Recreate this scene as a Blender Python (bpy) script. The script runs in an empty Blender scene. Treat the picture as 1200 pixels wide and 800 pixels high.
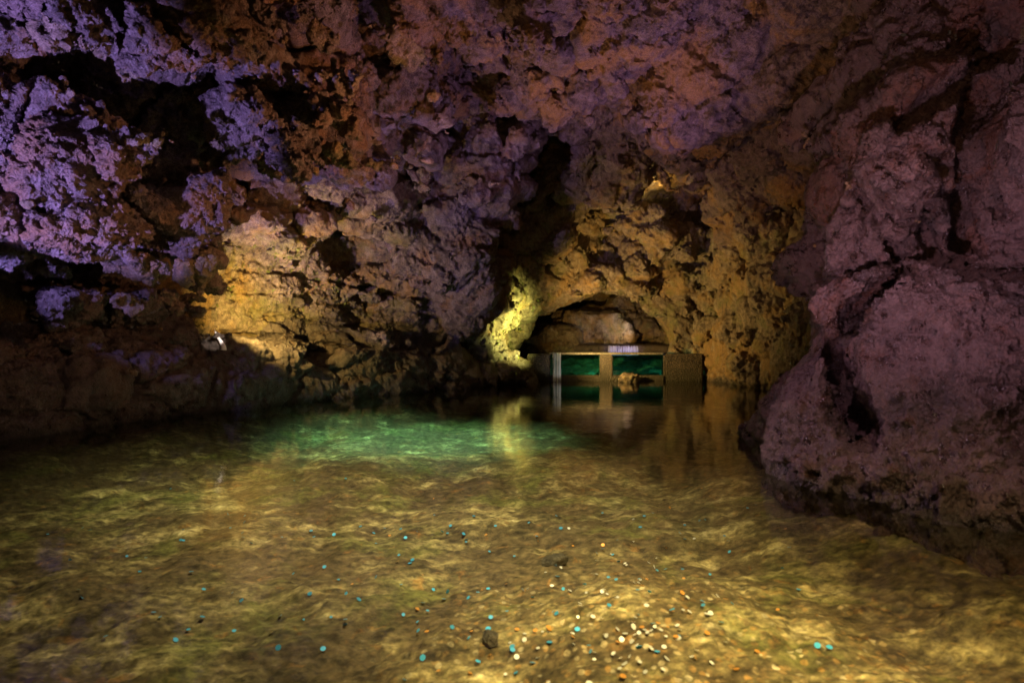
import bpy, bmesh, math, random
import numpy as np
from mathutils import Vector
R = math.radians
random.seed(7)
rng = np.random.RandomState(11)
sc = bpy.context.scene
col = sc.collection
CAMZ = 1.2
F = 667.0

def P(px, py, Y):
    """a place Y metres into the cave, given where one sees it from the path"""
    return np.array([(px - 600) / F * Y, Y, CAMZ - (py - 400) / F * Y], np.float64)

# ------------------------------------------------------------------ tags
def tag(o, label=None, cat=None, group=None, kind=None):
    if label: o['label'] = label
    if cat: o['category'] = cat
    if group: o['group'] = group
    if kind: o['kind'] = kind
    return o

def empty(name, loc, rz=0.0):
    o = bpy.data.objects.new(name, None)
    o.empty_display_size = 0.2
    o.location = loc
    o.rotation_euler = (0, 0, rz)
    col.objects.link(o)
    return o

def mesh_obj(name, verts, faces, mat, parent=None, smooth=True):
    me = bpy.data.meshes.new(name)
    me.from_pydata([tuple(v) for v in verts], [], [tuple(f) for f in faces])
    me.validate(); me.update()
    if smooth: me.polygons.foreach_set('use_smooth', [True] * len(me.polygons))
    if mat: me.materials.append(mat)
    o = bpy.data.objects.new(name, me)
    col.objects.link(o)
    if parent: o.parent = parent
    return o

def quad_mesh(name, V, Q, mat, parent=None):
    """fast numpy quads -> object"""
    me = bpy.data.meshes.new(name)
    n, q = len(V), len(Q)
    me.vertices.add(n); me.vertices.foreach_set('co', V.astype(np.float32).ravel())
    me.loops.add(q * 4); me.loops.foreach_set('vertex_index', Q.astype(np.int32).ravel())
    me.polygons.add(q)
    me.polygons.foreach_set('loop_start', np.arange(0, q * 4, 4, dtype=np.int32))
    me.polygons.foreach_set('use_smooth', np.ones(q, dtype=bool))
    me.update(calc_edges=True)
    me.validate()
    me.materials.append(mat)
    o = bpy.data.objects.new(name, me)
    col.objects.link(o)
    if parent: o.parent = parent
    return o

# ------------------------------------------------------------------ noise
PERM = rng.permutation(256).astype(np.int32)
PERM = np.concatenate([PERM, PERM, PERM])
G3 = rng.normal(size=(256, 3)).astype(np.float32)
G3 /= np.linalg.norm(G3, axis=1)[:, None]

def perlin(p):
    f = np.floor(p)
    i = f.astype(np.int32) & 255
    t = (p - f).astype(np.float32)
    s = t * t * t * (t * (t * 6 - 15) + 10)
    out = 0
    X, Y, Z = i[:, 0], i[:, 1], i[:, 2]
    for a in (0, 1):
        pa = PERM[X + a]; wa = s[:, 0] if a else 1 - s[:, 0]
        for b in (0, 1):
            pb = PERM[pa + Y + b]; wb = wa * (s[:, 1] if b else 1 - s[:, 1])
            for c in (0, 1):
                h = PERM[pb + Z + c] & 255
                g = G3[h]
                dot = g[:, 0] * (t[:, 0] - a) + g[:, 1] * (t[:, 1] - b) + g[:, 2] * (t[:, 2] - c)
                out = out + wb * (s[:, 2] if c else 1 - s[:, 2]) * dot
    return out * 1.5

def fbm(p, o=3, g=0.5):
    a, s = 1.0, 0.0
    for k in range(o):
        s = s + a * perlin(p * (2.03 ** k) + 17.3 * k)
        a *= g
    return s

def worley(p):
    """rounded cell distance F1 (0 at a cell's heart)"""
    f = np.floor(p); i = f.astype(np.int32); t = (p - f).astype(np.float32)
    d1 = np.full(len(p), 9.0, np.float32); d2 = d1.copy()
    for a in (-1, 0, 1):
        for b in (-1, 0, 1):
            for c in (-1, 0, 1):
                h = PERM[PERM[PERM[(i[:, 0] + a) & 255] + ((i[:, 1] + b) & 255)] + ((i[:, 2] + c) & 255)] & 255
                g = G3[h] * 0.45 + 0.5
                q = (g[:, 0] + a - t[:, 0]) ** 2 + (g[:, 1] + b - t[:, 1]) ** 2 + (g[:, 2] + c - t[:, 2]) ** 2
                d2 = np.minimum(d2, np.maximum(d1, q)); d1 = np.minimum(d1, q)
    return np.sqrt(d1), np.sqrt(d2)

# ------------------------------------------------------------------ the cave as a solid
def smin(a, b, k):
    h = np.maximum(k - np.abs(a - b), 0) / k
    return np.minimum(a, b) - h * h * k * 0.25

def rot(yaw, roll, pitch=0):
    cy, sy = math.cos(R(yaw)), math.sin(R(yaw)); cr, sr = math.cos(R(roll)), math.sin(R(roll))
    cp, sp = math.cos(R(pitch)), math.sin(R(pitch))
    A = np.array([[cy, -sy, 0], [sy, cy, 0], [0, 0, 1]])
    B = np.array([[cr, 0, sr], [0, 1, 0], [-sr, 0, cr]])
    C = np.array([[1, 0, 0], [0, cp, -sp], [0, sp, cp]])
    return (A @ C @ B).astype(np.float32)

def ell(p, c, r, M=None, e=2.0):
    q = p - c.astype(np.float32)
    if M is not None: q = q @ M
    q = np.abs(q / np.array(r, np.float32))
    if e == 2.0:
        k = np.sqrt((q * q).sum(1))
    else:
        k = ((q ** e).sum(1)) ** (1 / e)
    return (k - 1) * min(r) * (0.6 + 0.4 * max(r) / min(r) / (max(r) / min(r)))

def capsule(p, a, b, ra, rb):
    a = a.astype(np.float32); b = b.astype(np.float32)
    ab = b - a
    t = np.clip(((p - a) @ ab) / (ab @ ab), 0, 1)
    return np.linalg.norm(p - a - t[:, None] * ab, axis=1) - (ra + (rb - ra) * t)

# waterline of the cave in plan (void inside)
PLAN = np.array([(-6.5, -2.0), (-8.3, 3.0), (-8.1, 6.0), (-6.9, 8.3), (-6.0, 10.0), (-4.4, 13.2), (-2.4, 15.2), (0.1, 16.9), (1.0, 18.0),
                 (5.9, 18.2), (6.2, 16.5), (6.6, 13.0), (6.4, 9.0), (5.2, 6.5), (4.2, 3.5), (4.0, -2.0)], np.float32)

def poly_sd(x, y, V):
    d = np.full(len(x), 1e9, np.float32); s = np.ones(len(x), np.float32)
    n = len(V)
    for i in range(n):
        a = V[i]; b = V[i - 1]
        ex, ey = b - a
        wx, wy = x - a[0], y - a[1]
        t = np.clip((wx * ex + wy * ey) / (ex * ex + ey * ey), 0, 1)
        d = np.minimum(d, (wx - t * ex) ** 2 + (wy - t * ey) ** 2)
        c1 = y >= a[1]; c2 = y < b[1]; c3 = ex * wy > ey * wx
        fl = (c1 & c2 & c3) | (~c1 & ~c2 & ~c3)
        s = np.where(fl, -s, s)
    return s * np.sqrt(d)          # negative inside the void

# blobs: (component, centre, radii, (yaw, roll, pitch), exponent, blend)
BLOBS = [
    # overhanging blocks, upper left
    ('violet_block', P(85, 195, 6.3), (1.15, 1.2, 0.80), (20, 12, 0), 3.0, .15),
    ('violet_block', P(150, 235, 6.6), (0.55, 0.7, 0.42), (0, 20, 0), 2.6, .15),
    ('slant_rock', P(120, 45, 6.0), (1.9, 0.8, 0.52), (22, 16, 0), 2.8, .15),
    ('slant_rock', P(270, 105, 7.6), (1.1, 0.8, 0.45), (25, 25, 0), 2.8, .2),
    ('slant_rock', P(330, 30, 8.0), (1.1, 0.9, 0.45), (20, 30, 0), 2.8, .2),
    ('hang_rock', P(350, 150, 9.6), (0.9, 0.9, 0.55), (20, 20, 0), 2.5, .2),
    ('hang_rock', P(465, 110, 10.5), (0.75, 0.9, 0.95), (10, -10, 0), 2.6, .15),
    ('cave_wall', P(300, 235, 11.5), (1.2, 0.9, 0.9), (25, 10, 0), 2.5, .3),
    ('cave_wall', P(420, 230, 12.5), (1.3, 0.9, 0.9), (25, 0, 0), 2.5, .3),
    # the column that hangs to the ledge
    ('column', P(520, 250, 14.2), (1.15, 0.9, 1.9), (10, 0, 0), 2.5, .3),
    ('column', P(540, 355, 15.2), (0.95, 0.9, 1.1), (10, 0, 0), 2.5, .3),
    ('column', P(580, 190, 13.5), (1.0, 1.0, 1.1), (0, 0, 0), 2.5, .3),
    # the layered wall over the ledge
    ('cave_wall', P(395, 325, 14.3), (2.4, 0.8, 0.95), (28, 5, 0), 3.5, .2),
    ('cave_wall', P(345, 392, 13.6), (1.7, 0.7, 0.22), (28, 6, 0), 3.5, .08),
    # dark bank along the water, left
    ('bank_rock', P(45, 325, 8.0), (1.0, 0.8, 0.35), (10, 8, 0), 2.5, .1),
    ('bank_rock2', P(95, 355, 8.1), (0.55, 0.5, 0.32), (10, -12, 0), 2.5, .08),
    ('bank_rock3', P(225, 405, 10.2), (0.42, 0.5, 0.35), (0, 0, 0), 2.5, .1),
    # right-hand rocks
    ('nose_rock', P(988, 500, 6.1), (0.62, 1.0, 1.0), (-14, 22, 0), 2.4, .06),
    ('nose_rock', P(1020, 545, 5.5), (0.75, 0.9, 0.55), (-25, 0, 0), 2.4, .15),
    ('nose_rock', P(1008, 365, 6.4), (0.52, 0.9, 0.75), (-10, 10, 0), 2.4, .15),
    ('big_boulder', P(1130, 450, 5.25), (0.98, 1.1, 1.02), (-20, 8, 0), 2.8, .05),
    ('big_boulder', P(1130, 545, 4.85), (0.9, 0.9, 0.62), (-25, 0, 0), 2.5, .2),
    ('big_boulder', P(1245, 600, 4.15), (0.85, 0.9, 0.6), (-25, 0, 0), 2.5, .2),
    ('upper_slab', P(1080, 215, 5.9), (0.80, 1.0, 1.02), (-20, 14, 0), 2.8, .06),
    ('upper_slab', P(1045, 235, 7.2), (0.48, 1.1, 1.3), (-20, 5, 0), 2.6, .2),
    ('side_slab', P(1210, 190, 5.2), (0.52, 0.9, 1.05), (-20, 12, 0), 3.0, .05),
    ('top_slab', P(1150, 35, 6.6), (1.4, 1.2, 0.62), (-20, -26, 0), 2.6, .1),
    # over the arch
    ('cave_wall', P(700, 215, 16.3), (1.3, 1.0, 0.55), (0, 0, 0), 2.6, .25),
    ('cave_wall', P(800, 260, 17.2), (1.6, 0.9, 0.9), (0, 5, 0), 2.6, .3),
    ('cave_wall', P(625, 275, 16.9), (0.8, 0.7, 1.0), (0, 20, 0), 2.6, .3),
    ('cave_wall', P(850, 180, 14.5), (1.2, 1.0, 0.8), (0, 10, 0), 2.6, .3),
    ('cave_wall', P(905, 360, 15.3), (0.9, 1.0, 1.6), (-30, 0, 0), 2.6, .3),
    ('cave_ceiling', P(640, 100, 11.5), (1.3, 1.0, 0.5), (0, 10, 0), 2.6, .3),
    ('cave_ceiling', P(880, 90, 10.0), (1.3, 1.4, 0.6), (0, -10, 0), 2.6, .3),
    ('cave_ceiling', P(720, 30, 9.0), (1.3, 1.0, 0.45), (0, 10, 0), 2.6, .3),
    # arch pier and boulders inside the second chamber
    ('cave_wall', P(845, 425, 17.7), (0.62, 0.7, 0.9), (0, 0, 0), 2.6, .2),
    ('pier', P(572, 380, 17.0), (0.5, 0.7, 1.15), (0, 0, 0), 2.6, .2),
    ('far_boulder', P(690, 392, 22.5), (1.5, 1.0, 1.1), (0, 0, 0), 2.6, .1),
    ('far_boulder', P(745, 385, 23.2), (1.3, 1.0, 1.3), (0, 0, 0), 2.6, .1),
    ('far_boulder', P(655, 408, 21.0), (0.8, 0.8, 0.6), (0, 0, 0), 2.6, .1),
]
LEDGE = [(np.array((-8.6, 4.2, .10)), 1.25), (np.array((-7.45, 6.9, .18)), 1.05), (np.array((-6.55, 8.9, .16)), .98), (np.array((-5.55, 10.8, .14)), .95),
         (np.array((-4.55, 12.5, .16)), .95), (np.array((-2.8, 14.6, .16)), 1.0), (np.array((-1.1, 16.35, .14)), .95), (np.array((-.1, 17.1, .1)), .8)]
def ledge(p):
    q = p * np.array([1, 1, .92], np.float32); d = None
    for (a, ra), (b, rb) in zip(LEDGE[:-1], LEDGE[1:]):
        c = capsule(q, a, b, ra, rb)
        d = c if d is None else smin(d, c, .3)
    return d
HOLLOWS = [  # dark hollows in the face: where, half-width, half-height, roll, depth
    (452, 22, 90, 32, 24, 1.8), (518, 100, 26, 70, 8, 1.6), (400, 95, 16, 40, 25, .9), (560, 60, 40, 18, 25, 1.0), (660, 88, 15, 42, -12, 1.0), (655, 165, 48, 26, 0, 1.0),
    (742, 152, 24, 15, 20, .7), (795, 165, 42, 14, 8, .8), (848, 205, 40, 18, -15, .9), (765, 234, 62, 22, 0, 1.0),
    (592, 325, 19, 75, 10, 1.0), (228, 175, 42, 60, 15, 1.5), (200, 302, 80, 44, 6, 1.6), (428, 338, 24, 18, 0, .5),
    (120, 132, 135, 19, 26, 1.3), (100, 305, 150, 30, -3, 1.9), (748, 348, 46, 11, 0, .5), (215, 250, 30, 40, 10, 1.2), (335, 160, 34, 24, 10, .8), (280, 215, 20, 26, 0, .7),
    (405, 195, 26, 16, 20, .6), (365, 410, 60, 9, 4, .7), (705, 305, 30, 14, -10, .6), (585, 150, 16, 30, 15, .8), (905, 250, 22, 12, 30, .5),
    (700, 20, 30, 14, 20, .7), (840, 60, 28, 14, -25, .7), (1000, 130, 20, 30, 30, .5), (490, 215, 18, 34, 10, .6),
]
HOLES = []; HM = []
CRACKS = [  # clefts: polyline across the rock face, half-widths from and to, how deep
    ([(1062, 318), (1030, 336), (1003, 368), (986, 402), (988, 442), (1000, 475), (1014, 503)], .05, .085, .9),
    ([(1200, 58), (1150, 84), (1105, 108), (1062, 142)], .13, .07, .45),
    ([(1165, 92), (1152, 140), (1156, 190), (1140, 232), (1132, 282)], .10, .09, .6),
    ([(1105, 205), (1091, 240), (1089, 268), (1096, 300)], .025, .04, .4),
    ([(998, 205), (1014, 240), (1024, 262)], .02, .03, .3),
    ([(1196, 172), (1189, 210), (1180, 250)], .015, .03, .4),
    ([(1062, 318), (1120, 312), (1200, 322)], .04, .02, .3),
    ([(1040, 285), (1058, 306), (1062, 320)], .03, .05, .4),
]
SEGS = []
BM = [rot(*b[3]) for b in BLOBS]

def base_parts(p):
    """base walls; returns list of (component, sd, blend), negative in rock"""
    x, y, z = p[:, 0], p[:, 1], p[:, 2]
    sd = poly_sd(x, y, PLAN)
    lean = np.clip(z - 1.2, 0, 6)
    wall = -sd - 0.0 + 0.02 * lean
    # ceiling vault
    zc = 6.5 - 0.075 * (x - 0.8) ** 2 - 0.045 * np.clip(11 - y, 0, 12) ** 1.3 - 0.03 * np.clip(y - 14, 0, 9) ** 2
    zc = np.maximum(zc, 2.6)
    ceil = (zc - z) * 0.8
    return wall, ceil

def tunnel(p):
    """second chamber behind the arch: negative inside its void"""
    t = ell(p, np.array((2.5, 18.2, 0.75)), (2.9, 2.6, 1.95), None, 2.4)
    c = ell(p, np.array((3.0, 22.0, 1.2)), (3.4, 3.2, 2.3), None, 2.4)
    return smin(t, c, .4)

def labels_field(p):
    wall, ceil = base_parts(p)
    ds = {'cave_wall': wall, 'cave_ceiling': ceil, 'bank': ledge(p) - .15}
    for (nm, c, r, a, e, k), M in zip(BLOBS, BM):
        d = ell(p, c, r, M, e)
        ds[nm] = np.minimum(ds[nm], d) if nm in ds else d
    return ds

def field(p, cell):
    """signed distance to rock (negative inside the rock)"""
    p = p.astype(np.float32)
    w = np.stack([fbm(p * 0.55 + o, 3) for o in (3.1, 41.7, 77.3)], 1)
    q = p + w * 0.32
    wall, ceil = base_parts(q)
    d = smin(wall, ceil, 1.2)
    tn = tunnel(q)
    d = np.maximum(d, -1e3)
    # carve the arch and the chamber out of the wall
    d = -smin(-d, tn, .15)
    d = smin(d, ledge(p + w * .12), .12)
    for (nm, c, r, a, e, k), M in zip(BLOBS, BM):
        d = smin(d, ell(q, c, r, M, e), k)
    for (c, r, a), M in zip(HOLES, HM):
        d = -smin(-d, ell(q, c, r, M), .12)
    x, y, z = p[:, 0], p[:, 1], p[:, 2]
    # smoother water-worn rocks on the right and on the bank
    right = np.clip((x - 1.9) / .5, 0, 1) * np.clip((9 - y) / 1.5, 0, 1)
    low = np.clip((1.3 - z) / .5, 0, 1) * (1 - right)
    arch = np.clip((y - 16.0) / .6, 0, 1) * np.clip((x - .55) / .4, 0, 1) * np.clip((5.8 - x) / .6, 0, 1) * np.clip((3.2 - z) / .6, 0, 1)
    pierm = np.exp(-((x + .5) / .9) ** 2) * np.clip((y - 15.4) / .6, 0, 1)
    low = low * (1 - pierm)
    rough = (1 - 0.50 * right - 0.22 * low + .35 * pierm) * (1 - .55 * arch)
    msk = np.clip(.5 + 1.5 * perlin(p * .85 + 50), 0, 1)          # crusty places and worn places
    fine = rough * (.35 + .95 * msk)
    def fade(wl): return np.clip(wl / (cell * 2.2) - 0.6, 0, 1)
    pw = p + w[:, [1, 2, 0]] * 0.25
    bankz = np.clip((-x) / .5, 0, 1) * np.clip((1.7 - z) / .5, 0, 1)
    d = d - 0.42 * fbm(p * 0.42 + 9.0, 2) * (1 - 0.7 * right - .75 * bankz)
    f1, f2 = worley(pw * np.array([1.0, 1.0, 1.25], np.float32) * 1.05)
    d = d - (np.maximum(rough, .55) + .25 * np.clip((z - 1.5) / .6, 0, 1) * (1 - arch)) * 0.54 * (0.62 - f1)
    d = d + rough * 0.15 * (1 - right) * np.clip(1 - (f2 - f1) / .09, 0, 1)          # joints between blocks
    f1, f2 = worley(pw * 2.7 + 5)
    d = d - (.25 * rough + .75 * fine) * 0.19 * (0.6 - f1) * (1 - .5 * right)
    d = d + (right * .06 * np.clip((z - .9) / .4, 0, 1) + .04 * (1 - right)) * np.clip(1 - (f2 - f1) / .08, 0, 1) * (1 - msk)
    b = np.abs(perlin(pw * 3.3 + 31))
    d = d - fine * 0.20 * (b - .25)
    b = np.abs(perlin(pw * 7.1 + 11))
    d = d - (fine + .06) * 0.105 * (b - .25) * fade(0.14)
    d = d - (fine + .1) * 0.045 * perlin(pw * 14.0) * fade(0.07)
    # bedding layers in the wall over the left ledge
    strat = np.clip((-1.2 - x) / .8, 0, 1) * np.clip((z - .9) / .3, 0, 1) * np.clip((3.3 - z) / .6, 0, 1) * np.clip((y - 9.5) / 1.5, 0, 1)
    zz = z + 0.13 * x + 0.12 * w[:, 0]
    s = np.abs(((zz * 2.3) % 1.0) - .5) * 2
    d = d + strat * 0.24 * (1 - np.clip(s * 4, 0, 1))
    # clefts
    qs = p + w * 0.035
    for a, b, ra, rb in SEGS:
        lo = np.minimum(a, b) - 1.2; hi = np.maximum(a, b) + 1.2
        m = ((qs > lo) & (qs < hi)).all(1)
        if not m.any(): continue
        cd = capsule(qs[m], a, b, ra, rb)
        d[m] = -smin(-d[m], cd, .05)
    # flutes running down the right-hand rocks
    fl = perlin(np.stack([x * 3.2 + z * 1.6, y * 3.2, z * 0.9], 1) + w * .8)
    d = d - right * 0.10 * np.abs(fl)
    return d

def hits(pix):
    """where sight lines from the path meet the rock"""
    pix = np.array(pix, np.float64); t = np.full(len(pix), 2.6); done = np.zeros(len(pix), bool)
    dr = np.stack([(pix[:, 0] - 600) / F, np.ones(len(pix)), -(pix[:, 1] - 400) / F], 1)
    for _ in range(600):
        p = dr * t[:, None] + np.array((0, 0, CAMZ))
        done |= field(p, np.full(len(p), .02, np.float32)) < 0
        if done.all(): break
        t = np.where(done, t, t + .035)
    return dr * t[:, None] + np.array((0, 0, CAMZ)), dr
hp, hd = hits([h[:2] for h in HOLLOWS])
for (px, py, a, b, roll, dep), q, dr in zip(HOLLOWS, hp, hd):
    Y = q[1]
    HOLES.append((q + dr / np.linalg.norm(dr) * dep * .25, (a / F * Y, dep, b / F * Y), None))
    HM.append(rot(-math.degrees(math.atan2(dr[0], 1)), roll))
for pts, r0, r1, dep in CRACKS:
    hp, hd = hits(pts)
    segs = []
    for k in range(len(pts) - 1):
        f0, f1 = k / (len(pts) - 1), (k + 1) / (len(pts) - 1)
        for q in np.linspace(-.08, dep, max(3, int(dep / .07))):          # a cleft is a sheet: rows of capsules going in
            sh = 1 - .45 * max(q, 0) / dep
            back = np.array((.5, 1, 0)) / math.hypot(.5, 1) * q
            segs.append(((hp[k] + back).astype(np.float32), (hp[k + 1] + back).astype(np.float32), (r0 + (r1 - r0) * f0) * sh, (r0 + (r1 - r0) * f1) * sh))
    SEGS += [(a, b, ra * 1.8 + .025, rb * 1.8 + .025) for a, b, ra, rb in segs]

DU = 0.0052
U0, U1, V0, V1 = -1.22, 1.22, -0.56, 0.86
W0, W1 = math.log(2.1), math.log(27.0)
B = 4
NU = int((U1 - U0) / DU) // B * B; NV = int((V1 - V0) / DU) // B * B; NW = int((W1 - W0) / DU) // B * B

def gpos(i, j, k):
    Y = np.exp(W0 + k * DU)
    return np.stack([(U0 + i * DU) * Y, Y, CAMZ + (V0 + j * DU) * Y], 1)

def build_cave():
    cu, cv, cw = NU // B, NV // B, NW // B
    I, J, K = np.meshgrid(np.arange(cu), np.arange(cv), np.arange(cw), indexing='ij')
    I, J, K = I.ravel(), J.ravel(), K.ravel()
    ctr = gpos(I * B + (B - 1) / 2, J * B + (B - 1) / 2, K * B + (B - 1) / 2)
    cell = ctr[:, 1] * DU
    d = np.empty(len(I), np.float32)
    for s in range(0, len(I), 400000):
        d[s:s + 400000] = field(ctr[s:s + 400000], np.full(len(ctr[s:s + 400000]), .001, np.float32))
    near = (np.abs(d) < cell * B * 1.5 + 0.05)
    # dense grid, filled by sign, then refined near the surface
    D = np.where(d < 0, -1.0, 1.0).astype(np.float32).reshape(cu, cv, cw)
    D = D.repeat(B, 0).repeat(B, 1).repeat(B, 2)
    oi, oj, ok = [a.ravel() for a in np.meshgrid(np.arange(B), np.arange(B), np.arange(B), indexing='ij')]
    nI, nJ, nK = I[near] * B, J[near] * B, K[near] * B
    step = 4000
    for s in range(0, len(nI), step):
        a = (nI[s:s + step, None] + oi).ravel(); b = (nJ[s:s + step, None] + oj).ravel(); c = (nK[s:s + step, None] + ok).ravel()
        p = gpos(a, b, c)
        D[a, b, c] = field(p, (p[:, 1] * DU).astype(np.float32))
    print('cave blocks', len(nI), 'of', len(I))
    # surface nets
    N = D < 0
    cells = np.zeros((NU - 1, NV - 1, NW - 1), np.int8)
    for a in (0, 1):
        for b in (0, 1):
            for c in (0, 1):
                cells += N[a:NU - 1 + a, b:NV - 1 + b, c:NW - 1 + c]
    act = (cells > 0) & (cells < 8)
    del cells
    ai, aj, ak = np.nonzero(act)
    vid = np.full(act.shape, -1, np.int32)
    vid[ai, aj, ak] = np.arange(len(ai))
    acc = np.zeros((len(ai), 3), np.float32); cnt = np.zeros(len(ai), np.float32)
    for ax in range(3):
        o1, o2 = [x for x in range(3) if x != ax]
        for e1 in (0, 1):
            for e2 in (0, 1):
                o = [0, 0, 0]; o[o1] = e1; o[o2] = e2
                q = list(o); q[ax] = 1
                va = D[ai + o[0], aj + o[1], ak + o[2]]; vb = D[ai + q[0], aj + q[1], ak + q[2]]
                m = (va < 0) != (vb < 0)
                t = va[m] / (va[m] - vb[m])
                pos = np.zeros((m.sum(), 3), np.float32)
                pos[:, o1] = e1; pos[:, o2] = e2; pos[:, ax] = t
                acc[m] += pos; cnt[m] += 1
    loc = acc / cnt[:, None]
    V = gpos(ai + loc[:, 0], aj + loc[:, 1], ak + loc[:, 2])
    Q = []
    for ax in range(3):
        o1, o2 = (ax + 1) % 3, (ax + 2) % 3
        sl = [slice(1, -1)] * 3
        s0 = list(sl); s1 = list(sl)
        s0[ax] = slice(0, -1); s1[ax] = slice(1, None)
        a = N[tuple(s0)]; b = N[tuple(s1)]
        e = np.nonzero(a != b)
        base = [e[0].copy(), e[1].copy(), e[2].copy()]
        for x in (o1, o2): base[x] += 1
        fl = a[e]
        def cid(d1, d2):
            c = [base[0].copy(), base[1].copy(), base[2].copy()]
            c[o1] -= d1; c[o2] -= d2
            return vid[c[0], c[1], c[2]]
        quad = np.stack([cid(1, 1), cid(0, 1), cid(0, 0), cid(1, 0)], 1)
        quad[~fl] = quad[~fl][:, ::-1]
        Q.append(quad)
    Q = np.concatenate(Q)
    Q = Q[(Q >= 0).all(1)]
    return V, Q

# ------------------------------------------------------------------ materials
class NT:
    def __init__(s, name):
        s.m = bpy.data.materials.new(name); s.m.use_nodes = True
        s.t = s.m.node_tree; s.t.nodes.clear()
    def n(s, typ, **kw):
        nd = s.t.nodes.new(typ)
        for k, v in kw.items():
            if k in nd.inputs: nd.inputs[k].default_value = v
            else: setattr(nd, k, v)
        return nd
    def l(s, a, b): s.t.links.new(a, b)
    def noise(s, vec, scale, detail=6, rough=.55, dist=0.0, out='Fac'):
        nd = s.n('ShaderNodeTexNoise', Scale=scale, Detail=detail, Roughness=rough, Distortion=dist)
        if vec: s.l(vec, nd.inputs['Vector'])
        return nd.outputs[out]
    def ramp(s, fac, stops, interp='LINEAR'):
        nd = s.n('ShaderNodeValToRGB'); nd.color_ramp.interpolation = interp
        el = nd.color_ramp.elements
        while len(el) > 1: el.remove(el[-1])
        el[0].position = stops[0][0]; el[0].color = (*stops[0][1], 1) if len(stops[0][1]) == 3 else stops[0][1]
        for p, c in stops[1:]:
            x = el.new(p); x.color = (*c, 1)
        s.l(fac, nd.inputs[0]); return nd.outputs['Color']
    def mixc(s, f, a, b, mode='MIX'):
        nd = s.n('ShaderNodeMix'); nd.data_type = 'RGBA'; nd.blend_type = mode
        for v, i in ((f, 0), (a, 6), (b, 7)):
            if hasattr(v, 'is_output'): s.l(v, nd.inputs[i])
            else: nd.inputs[i].default_value = v if i == 0 else (*v, 1)
        return nd.outputs[2]
    def math(s, op, a, b=0.0, c=0.0):
        nd = s.n('ShaderNodeMath', operation=op)
        for i, v in enumerate((a, b, c)):
            if hasattr(v, 'is_output'): s.l(v, nd.inputs[i])
            else: nd.inputs[i].default_value = v
        return nd.outputs[0]
    def pos(s): return s.n('ShaderNodeNewGeometry').outputs['Position']
    def mapping(s, vec, scale=(1, 1, 1), rot=(0, 0, 0)):
        nd = s.n('ShaderNodeMapping'); nd.inputs['Scale'].default_value = scale; nd.inputs['Rotation'].default_value = rot
        s.l(vec, nd.inputs['Vector']); return nd.outputs[0]
    def out(s, shader, disp=None):
        o = s.n('ShaderNodeOutputMaterial'); s.l(shader, o.inputs['Surface'])
        if disp is not None: s.l(disp, o.inputs['Displacement'])
        return s.m

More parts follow.
